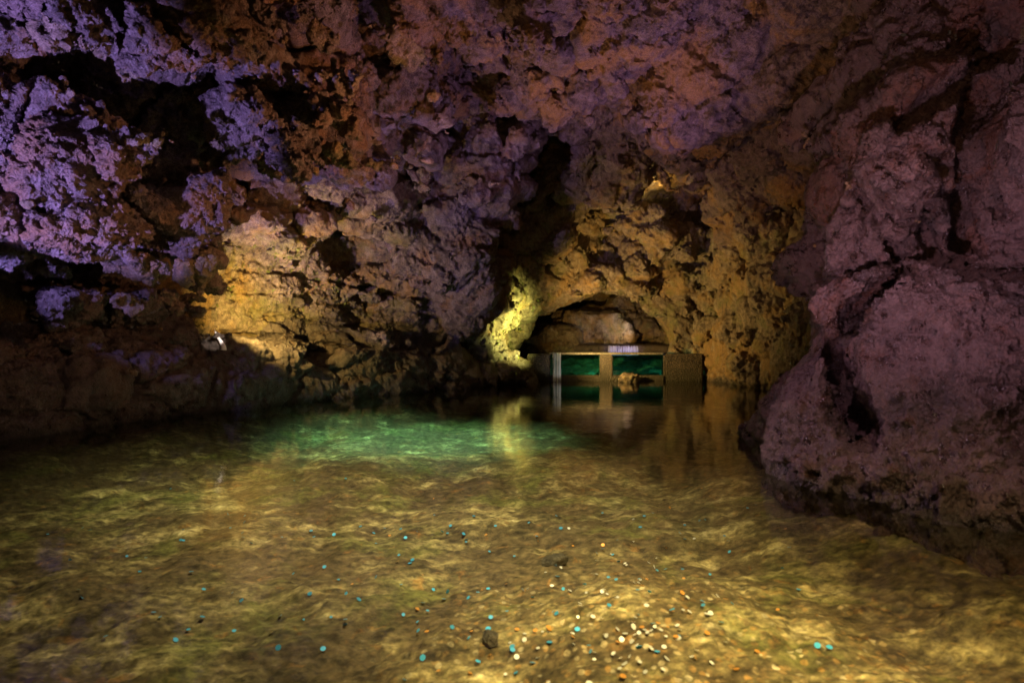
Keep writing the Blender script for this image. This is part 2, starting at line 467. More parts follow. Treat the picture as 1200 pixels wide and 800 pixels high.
g3 = lambda v: (v, v, v)
def rock_material(name, dark, mid, pale, rust, rust_amt=.5, pale_amt=.5, moss=None, disp=.11, fine=1.0, gloss=.5, damp=.38, grit=1.6):
    s = NT(name)
    p = s.n('ShaderNodeTexCoord').outputs['Object']
    n1 = s.noise(p, 1.7, 6, .65)
    n2 = s.noise(p, 7.5, 6, .72)
    c = s.ramp(n1, [(.34, dark), (.50, mid), (.66, mid)])
    c = s.mixc(s.math('MULTIPLY', s.ramp(n2, [(.48, g3(0)), (.60, g3(1))]), pale_amt), c, pale)
    c = s.mixc(s.ramp(n2, [(.36, g3(.8)), (.46, g3(0))]), c, dark)
    n3 = s.noise(p, 0.9, 5, .65, .6)
    rm = s.ramp(n3, [(.50, g3(0)), (.60, g3(1))])
    c = s.mixc(s.math('MULTIPLY', rm, rust_amt), c, rust)
    if moss:
        n4 = s.noise(p, 1.5, 6, .68)
        mm = s.math('MULTIPLY', s.ramp(n4, [(.50, g3(0)), (.62, g3(1))]), .5)
        c = s.mixc(mm, c, moss)
    sk = s.noise(s.mapping(p, (4.5, 4.5, .55)), 1.0, 5, .65, .3)
    c = s.mixc(s.ramp(sk, [(.56, g3(0)), (.68, g3(.5))]), c, pale)
    c = s.mixc(s.ramp(sk, [(.32, g3(.75)), (.42, g3(0))]), c, dark)
    # damp, algae-dark band where the water laps
    wz = s.n('ShaderNodeSeparateXYZ'); s.l(s.pos(), wz.inputs[0])
    wet = s.math('MULTIPLY_ADD', s.math('SUBTRACT', n2, .5), .35, wz.outputs['Z'])
    wet = s.ramp(s.math('ADD', wet, .5), [(.36, g3(0)), (.46, g3(1)), (.53, g3(1)), (.66, g3(0))])
    c = s.mixc(s.math('MULTIPLY', wet, .7), c, (.02, .015, .008))
    # grain: pitted lava, light grains
    gr = s.noise(p, 48, 3, .75)
    c = s.mixc(1.0, c, s.ramp(gr, [(.30, g3(.35)), (.5, g3(1.0)), (.7, g3(1.5))]), 'MULTIPLY')
    bs = s.n('ShaderNodeBsdfPrincipled')
    s.l(c, bs.inputs['Base Color'])
    s.l(s.ramp(n2, [(.36, g3(damp)), (.6, g3(damp * .9 + .48))]), bs.inputs['Roughness'])
    bs.inputs['Specular IOR Level'].default_value = gloss
    bpn = s.n('ShaderNodeBump'); bpn.inputs['Strength'].default_value = 1.0; bpn.inputs['Distance'].default_value = .035
    s.l(s.math('MULTIPLY_ADD', n2, grit, gr), bpn.inputs['Height']); s.l(bpn.outputs[0], bs.inputs['Normal'])
    # relief
    vor = s.n('ShaderNodeTexVoronoi', feature='SMOOTH_F1'); vor.inputs['Scale'].default_value = 7.5
    vor.inputs['Smoothness'].default_value = .35
    wv = s.n('ShaderNodeVectorMath', operation='MULTIPLY_ADD')
    s.l(s.noise(p, 4, 4, .6, 0, 'Color'), wv.inputs[0]); wv.inputs[1].default_value = (.22, .22, .22); s.l(p, wv.inputs[2])
    s.l(wv.outputs[0], vor.inputs['Vector'])
    v2 = s.n('ShaderNodeTexVoronoi', feature='F1'); v2.inputs['Scale'].default_value = 21; s.l(wv.outputs[0], v2.inputs['Vector'])
    km = s.ramp(s.noise(p, 1.3, 2, .5), [(.38, g3(.3)), (.62, g3(1.2))])
    h = s.math('MULTIPLY', s.math('SUBTRACT', .55, vor.outputs['Distance']), .75)
    h = s.math('MULTIPLY_ADD', s.math('SUBTRACT', .5, v2.outputs['Distance']), .33, h)
    h = s.math('MULTIPLY_ADD', s.math('SUBTRACT', s.noise(p, 9, 7, .74, .2), .5), 1.5, h)
    h = s.math('MULTIPLY_ADD', s.math('SUBTRACT', s.noise(p, 38, 3, .75), .5), .6 * fine, h)
    h = s.math('MULTIPLY', h, km)
    d = s.n('ShaderNodeDisplacement'); d.inputs['Midlevel'].default_value = 0; d.inputs['Scale'].default_value = disp
    s.l(h, d.inputs['Height'])
    m = s.out(bs.outputs[0], d.outputs[0])
    m.displacement_method = 'DISPLACEMENT'
    return m

M_WALL = rock_material('lava rock wall', (.045, .03, .024), (.14, .10, .082), (.27, .225, .205), (.22, .11, .035), .6, .5, disp=.14)
M_LAYER = rock_material('layered tuff', (.06, .04, .026), (.19, .135, .085), (.36, .29, .20), (.30, .17, .045), .65, .5, moss=(.12, .13, .03), disp=.14)
M_BANK = rock_material('dark wet rock', (.03, .02, .016), (.085, .06, .046), (.19, .15, .12), (.12, .06, .025), .4, .4, disp=.13, gloss=.8, damp=.25)
M_RIGHT = rock_material('mauve basalt', (.026, .013, .010), (.085, .045, .036), (.20, .125, .11), (.15, .055, .022), .6, .22, disp=.10, gloss=1.0, damp=.16, grit=.5)
M_CEIL = rock_material('dark lava ceiling', (.04, .025, .02), (.13, .085, .07), (.25, .19, .17), (.26, .14, .035), .8, .45, disp=.15)

def add_sub(o, lv=1):
    m = o.modifiers.new('detail', 'SUBSURF'); m.subdivision_type = 'SIMPLE'
    m.levels = 0; m.render_levels = lv

THINGS = {
    'violet_block': ('rock_block', 'big pitted rock block jutting out at upper left, lit pale violet', 'rock', M_WALL),
    'slant_rock': ('rock_shelf', 'slanting violet rock shelf along the top left of the cave', 'rock', M_WALL),
    'hang_rock': ('hanging_rock', 'rough knobbly rock hanging from the ceiling between two dark hollows', 'rock', M_WALL),
    'column': ('rock_column', 'lumpy purple rock column reaching down to the ledge left of the arch', 'rock', M_WALL),
    'bank': ('rock_bank', 'long dark low rock bank along the left edge of the water', 'rock bank', M_BANK),
    'bank_rock': ('boulder', 'flat brown boulder under the violet block at far left', 'boulder', M_BANK),
    'bank_rock2': ('boulder', 'small boulder with a blue lit top on the dark bank at far left', 'boulder', M_BANK),
    'bank_rock3': ('boulder', 'rounded dark boulder on the bank just left of the white sliver', 'boulder', M_BANK),
    'nose_rock': ('boulder', 'smooth rounded mauve boulder dipping into the water left of the black cleft', 'boulder', M_RIGHT),
    'big_boulder': ('boulder', 'largest furrowed purple boulder at lower right standing in the water', 'boulder', M_RIGHT),
    'upper_slab': ('rock_slab', 'fluted reddish rock slab above the big purple boulder', 'rock', M_RIGHT),
    'side_slab': ('rock_slab', 'dark rock slab at the right edge behind a curved black cleft', 'rock', M_RIGHT),
    'top_slab': ('rock_slab', 'pale pink rock slab rising to the ceiling at top right', 'rock', M_RIGHT),
    'pier': ('rock_pier', 'mossy yellow rock pier on the left of the low arch', 'rock', M_LAYER),
    'far_boulder': ('boulder', 'grey boulder heap in the far chamber seen through the arch', 'boulder', M_LAYER),
}

V, Q = build_cave()
fc = V[Q].mean(1).astype(np.float32)
ds = labels_field(fc + 0.15 * np.stack([fbm(fc * .9 + o, 2) for o in (1.5, 22.5, 63.1)], 1))
names = list(ds.keys())
best = np.argmin(np.stack([ds[n] - (0.12 if n in THINGS else 0) for n in names], 0), 0)
lab = np.array(names, object)[best]
def biggest(q, n):
    """faces of the largest connected piece"""
    l = np.arange(n)
    e = np.concatenate([q[:, [0, 1]], q[:, [1, 2]], q[:, [2, 3]]])
    while True:
        m = np.minimum(l[e[:, 0]], l[e[:, 1]]); k = l.copy()
        np.minimum.at(k, e[:, 0], m); np.minimum.at(k, e[:, 1], m)
        np.minimum.at(k, l[e[:, 0]], m); np.minimum.at(k, l[e[:, 1]], m)
        k = k[k]; k = k[k]
        if (k == l).all(): break
        l = k
    f = l[q[:, 0]]
    r, c = np.unique(f, return_counts=True)
    return f == r[np.argmax(c)]
for nm in THINGS:                      # crumbs of a rock that lie apart belong to the wall
    idx = np.nonzero(lab == nm)[0]
    if len(idx) == 0: continue
    u, inv = np.unique(Q[idx], return_inverse=True)
    lab[idx[~biggest(inv.reshape(-1, 4), len(u))]] = 'cave_wall'
for nm in sorted(set(lab)):
    sel = lab == nm
    q = Q[sel]
    u, inv = np.unique(q, return_inverse=True)
    v = V[u]; q = inv.reshape(-1, 4)
    if nm in THINGS:
        on, lb, ct, mt = THINGS[nm]
        base = np.array([*(v[:, :2].mean(0)), v[:, 2].min()])
        o = quad_mesh(on, v - base, q, mt); o.location = base
        tag(o, lb, ct)
    else:
        mt = {'cave_wall': M_LAYER, 'cave_ceiling': M_CEIL}[nm]
        o = quad_mesh(nm, v, q, mt); tag(o, None, None, None, 'structure')
    add_sub(o)
print('cave', len(V), len(Q))

# ------------------------------------------------------------------ pool bed
def bed_material():
    s = NT('olive pool bed')
    p = s.n('ShaderNodeTexCoord').outputs['Object']
    st = s.mapping(p, (2.0, 3.1, 3), (0, 0, R(-32)))
    n1 = s.noise(st, 1.2, 8, .70, .1)
    n2 = s.noise(st, 5.5, 6, .70, 0)
    n3 = s.noise(p, 0.45, 4, .5)
    c = s.ramp(n1, [(.34, (.035, .024, .012)), (.44, (.10, .08, .04)), (.53, (.23, .19, .095)), (.62, (.42, .36, .19)), (.70, (.58, .52, .34))])
    c = s.mixc(s.ramp(s.noise(st, .55, 6, .68, .4), [(.46, g3(.9)), (.56, g3(0))]), c, (.085, .062, .034))
    c = s.mixc(s.ramp(s.noise(p, 1.1, 5, .65, .5), [(.52, g3(0)), (.64, g3(.6))]), c, (.13, .15, .04))
    pv = s.n('ShaderNodeTexVoronoi', feature='F1'); pv.inputs['Scale'].default_value = 22; s.l(p, pv.inputs['Vector'])
    sp = s.n('ShaderNodeSeparateColor'); s.l(pv.outputs['Color'], sp.inputs[0])
    vd = s.n('ShaderNodeVectorMath', operation='DISTANCE'); s.l(p, vd.inputs[0]); vd.inputs[1].default_value = (.95, 2.3, -.3)
    near = s.math('MULTIPLY_ADD', s.math('SUBTRACT', s.noise(p, 1.6, 4, .6), .5), 1.6, vd.outputs['Value'])
    pm = s.math('MULTIPLY', s.ramp(pv.outputs['Distance'], [(.32, g3(1)), (.46, g3(0))]), s.ramp(s.math('MULTIPLY', near, .4), [(.3, g3(.6)), (.75, g3(.05))]))
    pc = s.ramp(sp.outputs[0], [(0, (.06, .045, .03)), (.35, (.22, .15, .07)), (.6, (.36, .20, .06)), (.8, (.40, .33, .2)), (1, (.6, .55, .42))])
    c = s.mixc(pm, c, pc)
    c = s.mixc(s.ramp(s.noise(p, 7, 4, .6, .5), [(.60, g3(0)), (.70, g3(.35))]), c, (.40, .18, .04))
    c = s.mixc(1.0, c, s.ramp(n2, [(.36, g3(.28)), (.5, g3(.95)), (.64, g3(1.8))]), 'MULTIPLY')
    bs = s.n('ShaderNodeBsdfPrincipled'); s.l(c, bs.inputs['Base Color']); bs.inputs['Roughness'].default_value = .85
    v = s.n('ShaderNodeTexVoronoi', feature='SMOOTH_F1'); v.inputs['Scale'].default_value = 9; s.l(st, v.inputs['Vector'])
    h = s.math('MULTIPLY', s.math('SUBTRACT', .5, v.outputs['Distance']), .8)
    h = s.math('MULTIPLY_ADD', s.noise(st, 4, 6, .65, .4), 1.6, h)
    d = s.n('ShaderNodeDisplacement'); d.inputs['Midlevel'].default_value = .8; d.inputs['Scale'].default_value = .03
    s.l(h, d.inputs['Height'])
    m = s.out(bs.outputs[0], d.outputs[0]); m.displacement_method = 'DISPLACEMENT'
    return m
M_BED = bed_material()

def bed_z(x, y):
    x = np.asarray(x, np.float64).ravel(); y = np.asarray(y, np.float64).ravel()
    p = np.stack([x, y, x * 0], 1).astype(np.float32)
    z = -0.50 + 0.11 * fbm(p * .7, 4) + .07 * np.abs(perlin(p * 1.9 + 4)) + .035 * np.abs(perlin(p * 4.1))
    z = z - .10 * np.clip((y - 9) / 6, 0, 1)
    xl = np.interp(y, (3, 5, 7, 8.7, 10.5, 12.3, 14.2, 16.2), (-8, -7.3, -6.3, -5.5, -4.65, -3.7, -1.9, 0))
    z = z + .36 * np.clip(1 - (x - xl + .1) / 1.8, 0, 1)
    z = z + .28 * np.exp(-((x - .9) ** 2 / .8 + (y - 2.5) ** 2 / 1.6))
    # shelves up to the shores
    z = z + .30 * np.clip((x - 1.25 - .12 * (y - 2)) / 1.3, 0, 1) * np.clip((8 - y) / 2, 0, 1)
    z = z + .02 * np.clip((x - 2.0 - .1 * (y - 2)) / .8, 0, 1) * np.clip((8 - y) / 2, 0, 1)
    return z
us = np.arange(-1.5, 1.5, .006); ws = np.arange(math.log(.9), math.log(24), .008)
uu, ww = np.meshgrid(us, ws, indexing='ij')
yy = np.exp(ww).ravel(); xx = (uu.ravel()) * yy
zz = bed_z(xx, yy)
nU, nW = uu.shape
idx = np.arange(nU * nW).reshape(nU, nW)
bq = np.stack([idx[:-1, :-1], idx[1:, :-1], idx[1:, 1:], idx[:-1, 1:]], -1).reshape(-1, 4)
bed = quad_mesh('pool_bed', np.stack([xx, yy, zz], 1), bq, M_BED)
tag(bed, kind='structure'); add_sub(bed)

# ------------------------------------------------------------------ water
def water_material(name, tint, rough=.05, bump=.35):
    s = NT(name)
    p = s.n('ShaderNodeTexCoord').outputs['Object']
    a = s.noise(s.mapping(p, (1.0, 2.2, 1), (0, 0, R(12))), 1.6, 5, .55, .5)
    b = s.noise(s.mapping(p, (1.0, 2.5, 1), (0, 0, R(-20))), 6, 4, .5, .3)
    h = s.math('MULTIPLY_ADD', b, .18, a)
    bp = s.n('ShaderNodeBump'); bp.inputs['Strength'].default_value = bump; bp.inputs['Distance'].default_value = .05
    s.l(h, bp.inputs['Height'])
    fr = s.n('ShaderNodeFresnel'); fr.inputs['IOR'].default_value = 1.33; s.l(bp.outputs[0], fr.inputs['Normal'])
    tr = s.n('ShaderNodeBsdfTransparent'); tr.inputs['Color'].default_value = (*tint, 1)
    gl = s.n('ShaderNodeBsdfGlossy'); gl.inputs['Roughness'].default_value = rough; gl.inputs['Color'].default_value = (.95, .95, .95, 1)
    s.l(bp.outputs[0], gl.inputs['Normal'])
    mx = s.n('ShaderNodeMixShader'); s.l(fr.outputs[0], mx.inputs[0]); s.l(tr.outputs[0], mx.inputs[1]); s.l(gl.outputs[0], mx.inputs[2])
    return s.out(mx.outputs[0])
M_WATER = water_material('clear shallow water', (.84, .84, .68), .025, .065)
M_WATER2 = water_material('upper pool water', (.7, .9, .85), .03, .2)
w = mesh_obj('water', [(-14, -1.5, 0), (12, -1.5, 0), (12, 17.55, 0), (-14, 17.55, 0)], [(0, 1, 2, 3)], M_WATER, smooth=False)
tag(w, kind='structure')

# ------------------------------------------------------------------ the weir under the arch
def box_bm(bm, x0, x1, y0, y1, z0, z1, bev=.0, seg=2):
    r = bmesh.ops.create_cube(bm, size=1.0)
    vs = r['verts']
    for v in vs:
        v.co.x = x0 + (v.co.x + .5) * (x1 - x0); v.co.y = y0 + (v.co.y + .5) * (y1 - y0); v.co.z = z0 + (v.co.z + .5) * (z1 - z0)
    if bev:
        es = list({e for v in vs for e in v.link_edges})
        bmesh.ops.bevel(bm, geom=es, offset=bev, segments=seg, affect='EDGES', clamp_overlap=True)
def bm_obj(name, bm, mat, parent=None, smooth=False):
    me = bpy.data.meshes.new(name); bm.to_mesh(me); bm.free()
    if smooth: me.polygons.foreach_set('use_smooth', [True] * len(me.polygons))
    me.materials.append(mat)
    o = bpy.data.objects.new(name, me); col.objects.link(o)
    if parent: o.parent = parent
    return o
def pebble_material(name, a, b, scale=16, disp=.03):
    s = NT(name); p = s.n('ShaderNodeTexCoord').outputs['Object']
    v = s.n('ShaderNodeTexVoronoi', feature='F1'); v.inputs['Scale'].default_value = scale; s.l(p, v.inputs['Vector'])
    c = s.mixc(s.ramp(v.outputs['Distance'], [(.15, g3(0)), (.5, g3(1))]), b, a)
    c = s.mixc(.8, c, s.ramp(s.noise(p, 4, 6, .6), [(.3, g3(.4)), (.7, g3(1.3))]), 'MULTIPLY')
    wz = s.n('ShaderNodeSeparateXYZ'); s.l(s.pos(), wz.inputs[0])
    al = s.math('MULTIPLY_ADD', s.math('SUBTRACT', s.noise(s.mapping(p, (3, 3, .6)), 2, 5, .65), .5), .9, wz.outputs['Z'])
    c = s.mixc(s.ramp(al, [(.05, g3(.85)), (.55, g3(0))]), c, (.03, .028, .012))
    bs = s.n('ShaderNodeBsdfPrincipled'); s.l(c, bs.inputs['Base Color']); bs.inputs['Roughness'].default_value = .55
    bp = s.n('ShaderNodeBump'); bp.inputs['Distance'].default_value = disp; bp.inputs['Strength'].default_value = 1.0; bp.invert = True
    s.l(v.outputs['Distance'], bp.inputs['Height']); s.l(bp.outputs[0], bs.inputs['Normal'])
    return s.out(bs.outputs[0])
M_PEB = pebble_material('pebbledash concrete', (.035, .026, .018), (.20, .15, .09), 26, .02)
M_COPE = pebble_material('wet coping', (.10, .09, .07), (.28, .25, .20), 30, .006)
WY = 17.4
def X(px, Y=WY): return (px - 600) / F * Y
def Z(py, Y=WY): return CAMZ - (py - 400) / F * Y
weir = empty('weir', (X(710), WY + .15, -.6))
tag(weir, 'low pebbledash weir with two glass windows glowing teal under the rock arch', 'weir')
wo = np.array(weir.location)
def wpart(name, px0, px1, py0, py1, y0, y1, mat, bev=.03):
    bm = bmesh.new()
    box_bm(bm, X(px0) - wo[0], X(px1) - wo[0], y0 - wo[1], y1 - wo[1], Z(py1) - wo[2], Z(py0) - wo[2], bev)
    return bm_obj(name, bm, mat, weir)
wpart('pillar', 618, 645, 414.6, 466, WY, WY + .3, M_PEB)
wpart('pillar', 703.2, 718, 415.4, 442, WY - .02, WY + .3, M_PEB)
wpart('pillar', 778.2, 824, 414.2, 466, WY - .05, WY + .35, M_PEB, .06)
wpart('sill', 645.1, 778.1, 439.5, 466, WY - .04, WY + .3, M_PEB)
wpart('coping', 644, 777, 412.9, 415.3, WY - .05, WY + .33, M_COPE, .01)
def glass_material():
    s = NT('aquarium glass')
    fr = s.n('ShaderNodeFresnel'); fr.inputs['IOR'].default_value = 1.45
    tr = s.n('ShaderNodeBsdfTransparent'); tr.inputs['Color'].default_value = (.55, .9, .8, 1)
    gl = s.n('ShaderNodeBsdfGlossy'); gl.inputs['Roughness'].default_value = .02
    mx = s.n('ShaderNodeMixShader'); s.l(fr.outputs[0], mx.inputs[0]); s.l(tr.outputs[0], mx.inputs[1]); s.l(gl.outputs[0], mx.inputs[2])
    return s.out(mx.outputs[0])
M_GLASS = glass_material()
wpart('window_pane', 645.2, 703.1, 415.4, 439.4, WY + .10, WY + .13, M_GLASS, 0)
wpart('window_pane', 718.1, 778.1, 415.4, 439.4, WY + .10, WY + .13, M_GLASS, 0)

# upper pool held back by the weir
xs = np.linspace(X(600), X(830), 90); ys = np.linspace(WY + .36, 20.15, 50)
gx, gy = np.meshgrid(xs, ys, indexing='ij')
gp = np.stack([gx.ravel(), gy.ravel(), gx.ravel() * 0], 1).astype(np.float32)
t = (gy.ravel() - ys[0]) / (ys[-1] - ys[0])
gz = Z(441) + .42 * t ** 1.3 + .16 * np.abs(perlin(gp * 1.7)) + .08 * perlin(gp * 4.3)
idx = np.arange(90 * 50).reshape(90, 50)
tq = np.stack([idx[:-1, :-1], idx[1:, :-1], idx[1:, 1:], idx[:-1, 1:]], -1).reshape(-1, 4)
M_TEALROCK = rock_material('algae tank rock', (.05, .07, .06), (.16, .22, .18), (.32, .36, .30), (.14, .17, .10), .4, .5, disp=.05)
ub = quad_mesh('upper_pool_bed', np.stack([gx.ravel(), gy.ravel(), gz], 1), tq, M_TEALROCK); tag(ub, kind='structure')
uw = mesh_obj('upper_water', [(X(602), WY + .34, Z(416.6)), (X(818), WY + .34, Z(416.6)), (X(818), 20.3, Z(416.6)), (X(602), 20.3, Z(416.6))], [(0, 1, 2, 3)], M_WATER2, smooth=False)
tag(uw, kind='structure')

# stone step in the far chamber, with its own curtain of water
def lumpy_block(name, c, r, mat, seed, amp=.25, sub=4, e=3.0, lv=0):
    bm = bmesh.new(); bmesh.ops.create_icosphere(bm, subdivisions=sub, radius=1.0)
    co = np.array([v.co for v in bm.verts], np.float32)
    k = ((np.abs(co) ** e).sum(1)) ** (1 / e)
    co = co / k[:, None]
    n = fbm(co * 1.3 + seed * 3.7, 4); b = np.abs(perlin(co * 3.1 + seed))
    co = co * (1 + amp * n + amp * .5 * (b - .25))[:, None] * np.array(r, np.float32)
    for v, q in zip(bm.verts, co): v.co = q
    o = bm_obj(name, bm, mat, None, True); o.location = c
    return o
o = lumpy_block('stone_step', ((X(640, 20.6) + X(790, 20.6)) / 2, 20.75, .35), (2.5, .5, .72), M_BANK, 3, .06, 5, 9.0)
tag(o, 'dark stone step behind the weir with a curtain of water over it', 'step')
def fall_material(name, colr, dens):
    s = NT(name); p = s.n('ShaderNodeTexCoord').outputs['Object']
    n = s.noise(s.mapping(p, (1, 1, .04)), 14, 4, .6)
    n2 = s.noise(s.mapping(p, (1, 1, .5)), 5, 3, .6)
    f = s.math('MULTIPLY', s.ramp(n, [(.35, g3(.05)), (.7, g3(dens))]), s.ramp(n2, [(.3, g3(.6)), (.6, g3(1))]))
    df = s.n('ShaderNodeBsdfPrincipled'); df.inputs['Base Color'].default_value = (*colr, 1); df.inputs['Roughness'].default_value = .3
    tl = s.n('ShaderNodeBsdfTranslucent'); tl.inputs['Color'].default_value = (*colr, 1)
    ad = s.n('ShaderNodeMixShader'); ad.inputs[0].default_value = .45; s.l(df.outputs[0], ad.inputs[1]); s.l(tl.outputs[0], ad.inputs[2])
    tr = s.n('ShaderNodeBsdfTransparent')
    mx = s.n('ShaderNodeMixShader'); s.l(f, mx.inputs[0]); s.l(tr.outputs[0], mx.inputs[1]); s.l(ad.outputs[0], mx.inputs[2])
    return s.out(mx.outputs[0])
M_FALL = fall_material('falling water', (.85, .87, .9), 1.0)
def fall(name, x0, x1, y, ztop, zbot, out, parts=24, rows=14, th=.03):
    """a curtain with thickness: bends over the lip and drops"""
    vs, fs = [], []
    prof = []
    for k in range(rows + 1):
        q = k / rows
        if q < .25: a = q / .25 * math.pi / 2; prof.append((-out * math.sin(a), ztop - out * .8 * (1 - math.cos(a)) ))
        else: prof.append((-out - .05 * (q - .25), ztop - out * .8 - (ztop - out * .8 - zbot) * ((q - .25) / .75)))
    for side in (0, 1):
        for i in range(parts + 1):
            x = x0 + (x1 - x0) * i / parts
            wob = .02 * math.sin(i * 2.1) + .012 * math.sin(i * 5.3)
            for (dy, z) in prof: vs.append((x, y + dy + wob + side * th, z))
    n = (parts + 1) * (rows + 1)
    for side in (0, 1):
        for i in range(parts):
            for k in range(rows):
                a = side * n + i * (rows + 1) + k
                f = (a, a + 1, a + rows + 2, a + rows + 1)
                fs.append(f if side == 0 else f[::-1])
    for i in range(parts):
        a = i * (rows + 1); b = a + rows + 1
        fs.append((a, b, b + n, a + n)); a += rows; b += rows; fs.append((a, a + n, b + n, b))
    for k in range(rows):
        fs.append((k, k + n, k + n + 1, k + 1)); a = parts * (rows + 1) + k; fs.append((a, a + 1, a + n + 1, a + n))
    base = np.array(((x0 + x1) / 2, y, zbot))
    o = mesh_obj(name, np.array(vs) - base, fs, M_FALL); o.location = base
    return o
o = fall('waterfall', X(647.5), X(657), WY - .05, Z(412.6), .0, .07, 12)
tag(o, 'thin white waterfall spilling over the left end of the weir', 'waterfall')
o = fall('waterfall', X(712, 20.3), X(748, 20.3), 20.32, 1.06, Z(416.6) - .03, .12, 30)
tag(o, 'blue lit curtain of water falling in the far chamber behind the weir', 'waterfall')
o = lumpy_block('boulder', (X(737, 16.9), 16.9, .05), (.3, .28, .2), M_LAYER, 9, .22, 4, 2.4)
tag(o, 'small yellow boulder in the water at the foot of the weir', 'boulder')

# added sliver for lamplight on a rock edge; its pale colour carries the light
sl = []; sf = []
n = 14
for k in range(n + 1):
    t = k / n; wd = .085 * (1 - t) ** .8 + .004
    cx = -.28 * t ** 1.35 + .02 * math.sin(t * 7); z = .56 * t
    for a in range(8):
        an = a / 8 * 2 * math.pi
        sl.append((cx + wd * math.cos(an), .5 * wd * math.sin(an), z))
for k in range(n):
    for a in range(8):
        b = (a + 1) % 8; sf.append((k * 8 + a, k * 8 + b, k * 8 + 8 + b, k * 8 + 8 + a))
sf.append(tuple(range(7, -1, -1))); sf.append(tuple(n * 8 + a for a in range(8)))
def plain(name, colr, rough=.5):
    s = NT(name); p = s.n('ShaderNodeTexCoord').outputs['Object']
    c = s.mixc(1.0, colr, s.ramp(s.noise(p, 9, 6, .6), [(.3, g3(.7)), (.7, g3(1.15))]), 'MULTIPLY')
    bs = s.n('ShaderNodeBsdfPrincipled'); s.l(c, bs.inputs['Base Color']); bs.inputs['Roughness'].default_value = rough
    return s.out(bs.outputs[0])
M_SLIVER = plain('lamplit edge', (.8, .76, .74))  # brightness of the lamplit edge put into the base colour
SLV = hits([(266, 410)])[0][0] + np.array((.0, -.12, .0)); print('SLV', SLV)
o = mesh_obj('lamplit_edge', sl, sf, M_SLIVER); o.location = SLV; o.scale = (.62, .62, .68)
tag(o, 'slim curved white sliver standing for a lamplit rock edge on the dark ledge at left', 'rock')

# ------------------------------------------------------------------ moss on the pier by the arch
def leaf_mat(name, a, b):
    s = NT(name); p = s.n('ShaderNodeTexCoord').outputs['Object']
    c = s.ramp(s.noise(p, 5, 5, .6), [(.35, a), (.65, b)])
    df = s.n('ShaderNodeBsdfPrincipled'); s.l(c, df.inputs['Base Color']); df.inputs['Roughness'].default_value = .6
    tl = s.n('ShaderNodeBsdfTranslucent'); s.l(c, tl.inputs['Color'])
    mx = s.n('ShaderNodeMixShader'); mx.inputs[0].default_value = .3; s.l(df.outputs[0], mx.inputs[1]); s.l(tl.outputs[0], mx.inputs[2])
    return s.out(mx.outputs[0])
M_MOSS = leaf_mat('moss leaves', (.07, .10, .015), (.20, .22, .04))
def moss(name, label, test, count, size, group=None):
    """small leaf blades rooted on the rock faces that pass the test"""
    fcn = V[Q]
    nr = np.cross(fcn[:, 2] - fcn[:, 0], fcn[:, 3] - fcn[:, 1]); nr /= np.linalg.norm(nr, axis=1)[:, None] + 1e-9
    c = fcn.mean(1)
    ok = np.nonzero(test(c, nr))[0]
    print(name, len(ok))
    if len(ok) == 0: return
    pick = rng.choice(ok, count)
    vs, fs = [], []
    base = c[ok].mean(0)
    for f in pick:
        w = rng.dirichlet([1, 1, 1, 1]); p0 = w @ fcn[f]; nn = nr[f]
        d = nn + rng.normal(size=3) * .55 + np.array((0, 0, -.25)); d /= np.linalg.norm(d)
        sd = np.cross(d, rng.normal(size=3)); sd /= np.linalg.norm(sd)
        L = size * rng.uniform(.5, 1.3); wv = L * .28
        p1 = p0 + d * L * .55; p2 = p0 + d * L + np.array((0, 0, -.3 * L))
        a = len(vs)
        for q in (p0 - sd * wv * .3, p0 + sd * wv * .3, p1 + sd * wv, p1 - sd * wv, p2): vs.append(q - base)
        fs.append((a, a + 1, a + 2, a + 3)); fs.append((a + 3, a + 2, a + 4))
    o = mesh_obj(name, vs, fs, M_MOSS); o.location = base
    tag(o, label, 'moss', group)
def px_of(c): return 600 + c[:, 0] / c[:, 1] * F, 400 - (c[:, 2] - CAMZ) / c[:, 1] * F
ARC = np.array([(645, 298), (612, 340), (580, 368), (570, 395), (578, 418), (592, 432)], float)
def t_pier(c, n):
    x, y = px_of(c); d = np.full(len(x), 1e9)
    for a, b in zip(ARC[:-1], ARC[1:]):
        t = np.clip(((x - a[0]) * (b - a)[0] + (y - a[1]) * (b - a)[1]) / ((b - a) @ (b - a)), 0, 1)
        d = np.minimum(d, np.hypot(x - a[0] - t * (b - a)[0], y - a[1] - t * (b - a)[1]))
    g = perlin((c * 2.6).astype(np.float32)) + .6 * perlin((c * 7).astype(np.float32))
    return (d < 26 + 26 * g) & (g > -.15) & (c[:, 1] > 15) & (c[:, 1] < 18.5)
moss('moss_clump', 'bright yellow green moss hanging on the rock left of the arch', t_pier, 3600, .09)
def t_left(c, n):
    return (c[:, 0] > -5.8) & (c[:, 0] < -3.2) & (c[:, 1] > 11) & (c[:, 1] < 14.5) & (c[:, 2] > 1.9) & (c[:, 2] < 3.1) & (n[:, 2] > .35)
moss('moss_patch', 'thin green moss along the layers of the yellow lit left wall', t_left, 1500, .07)

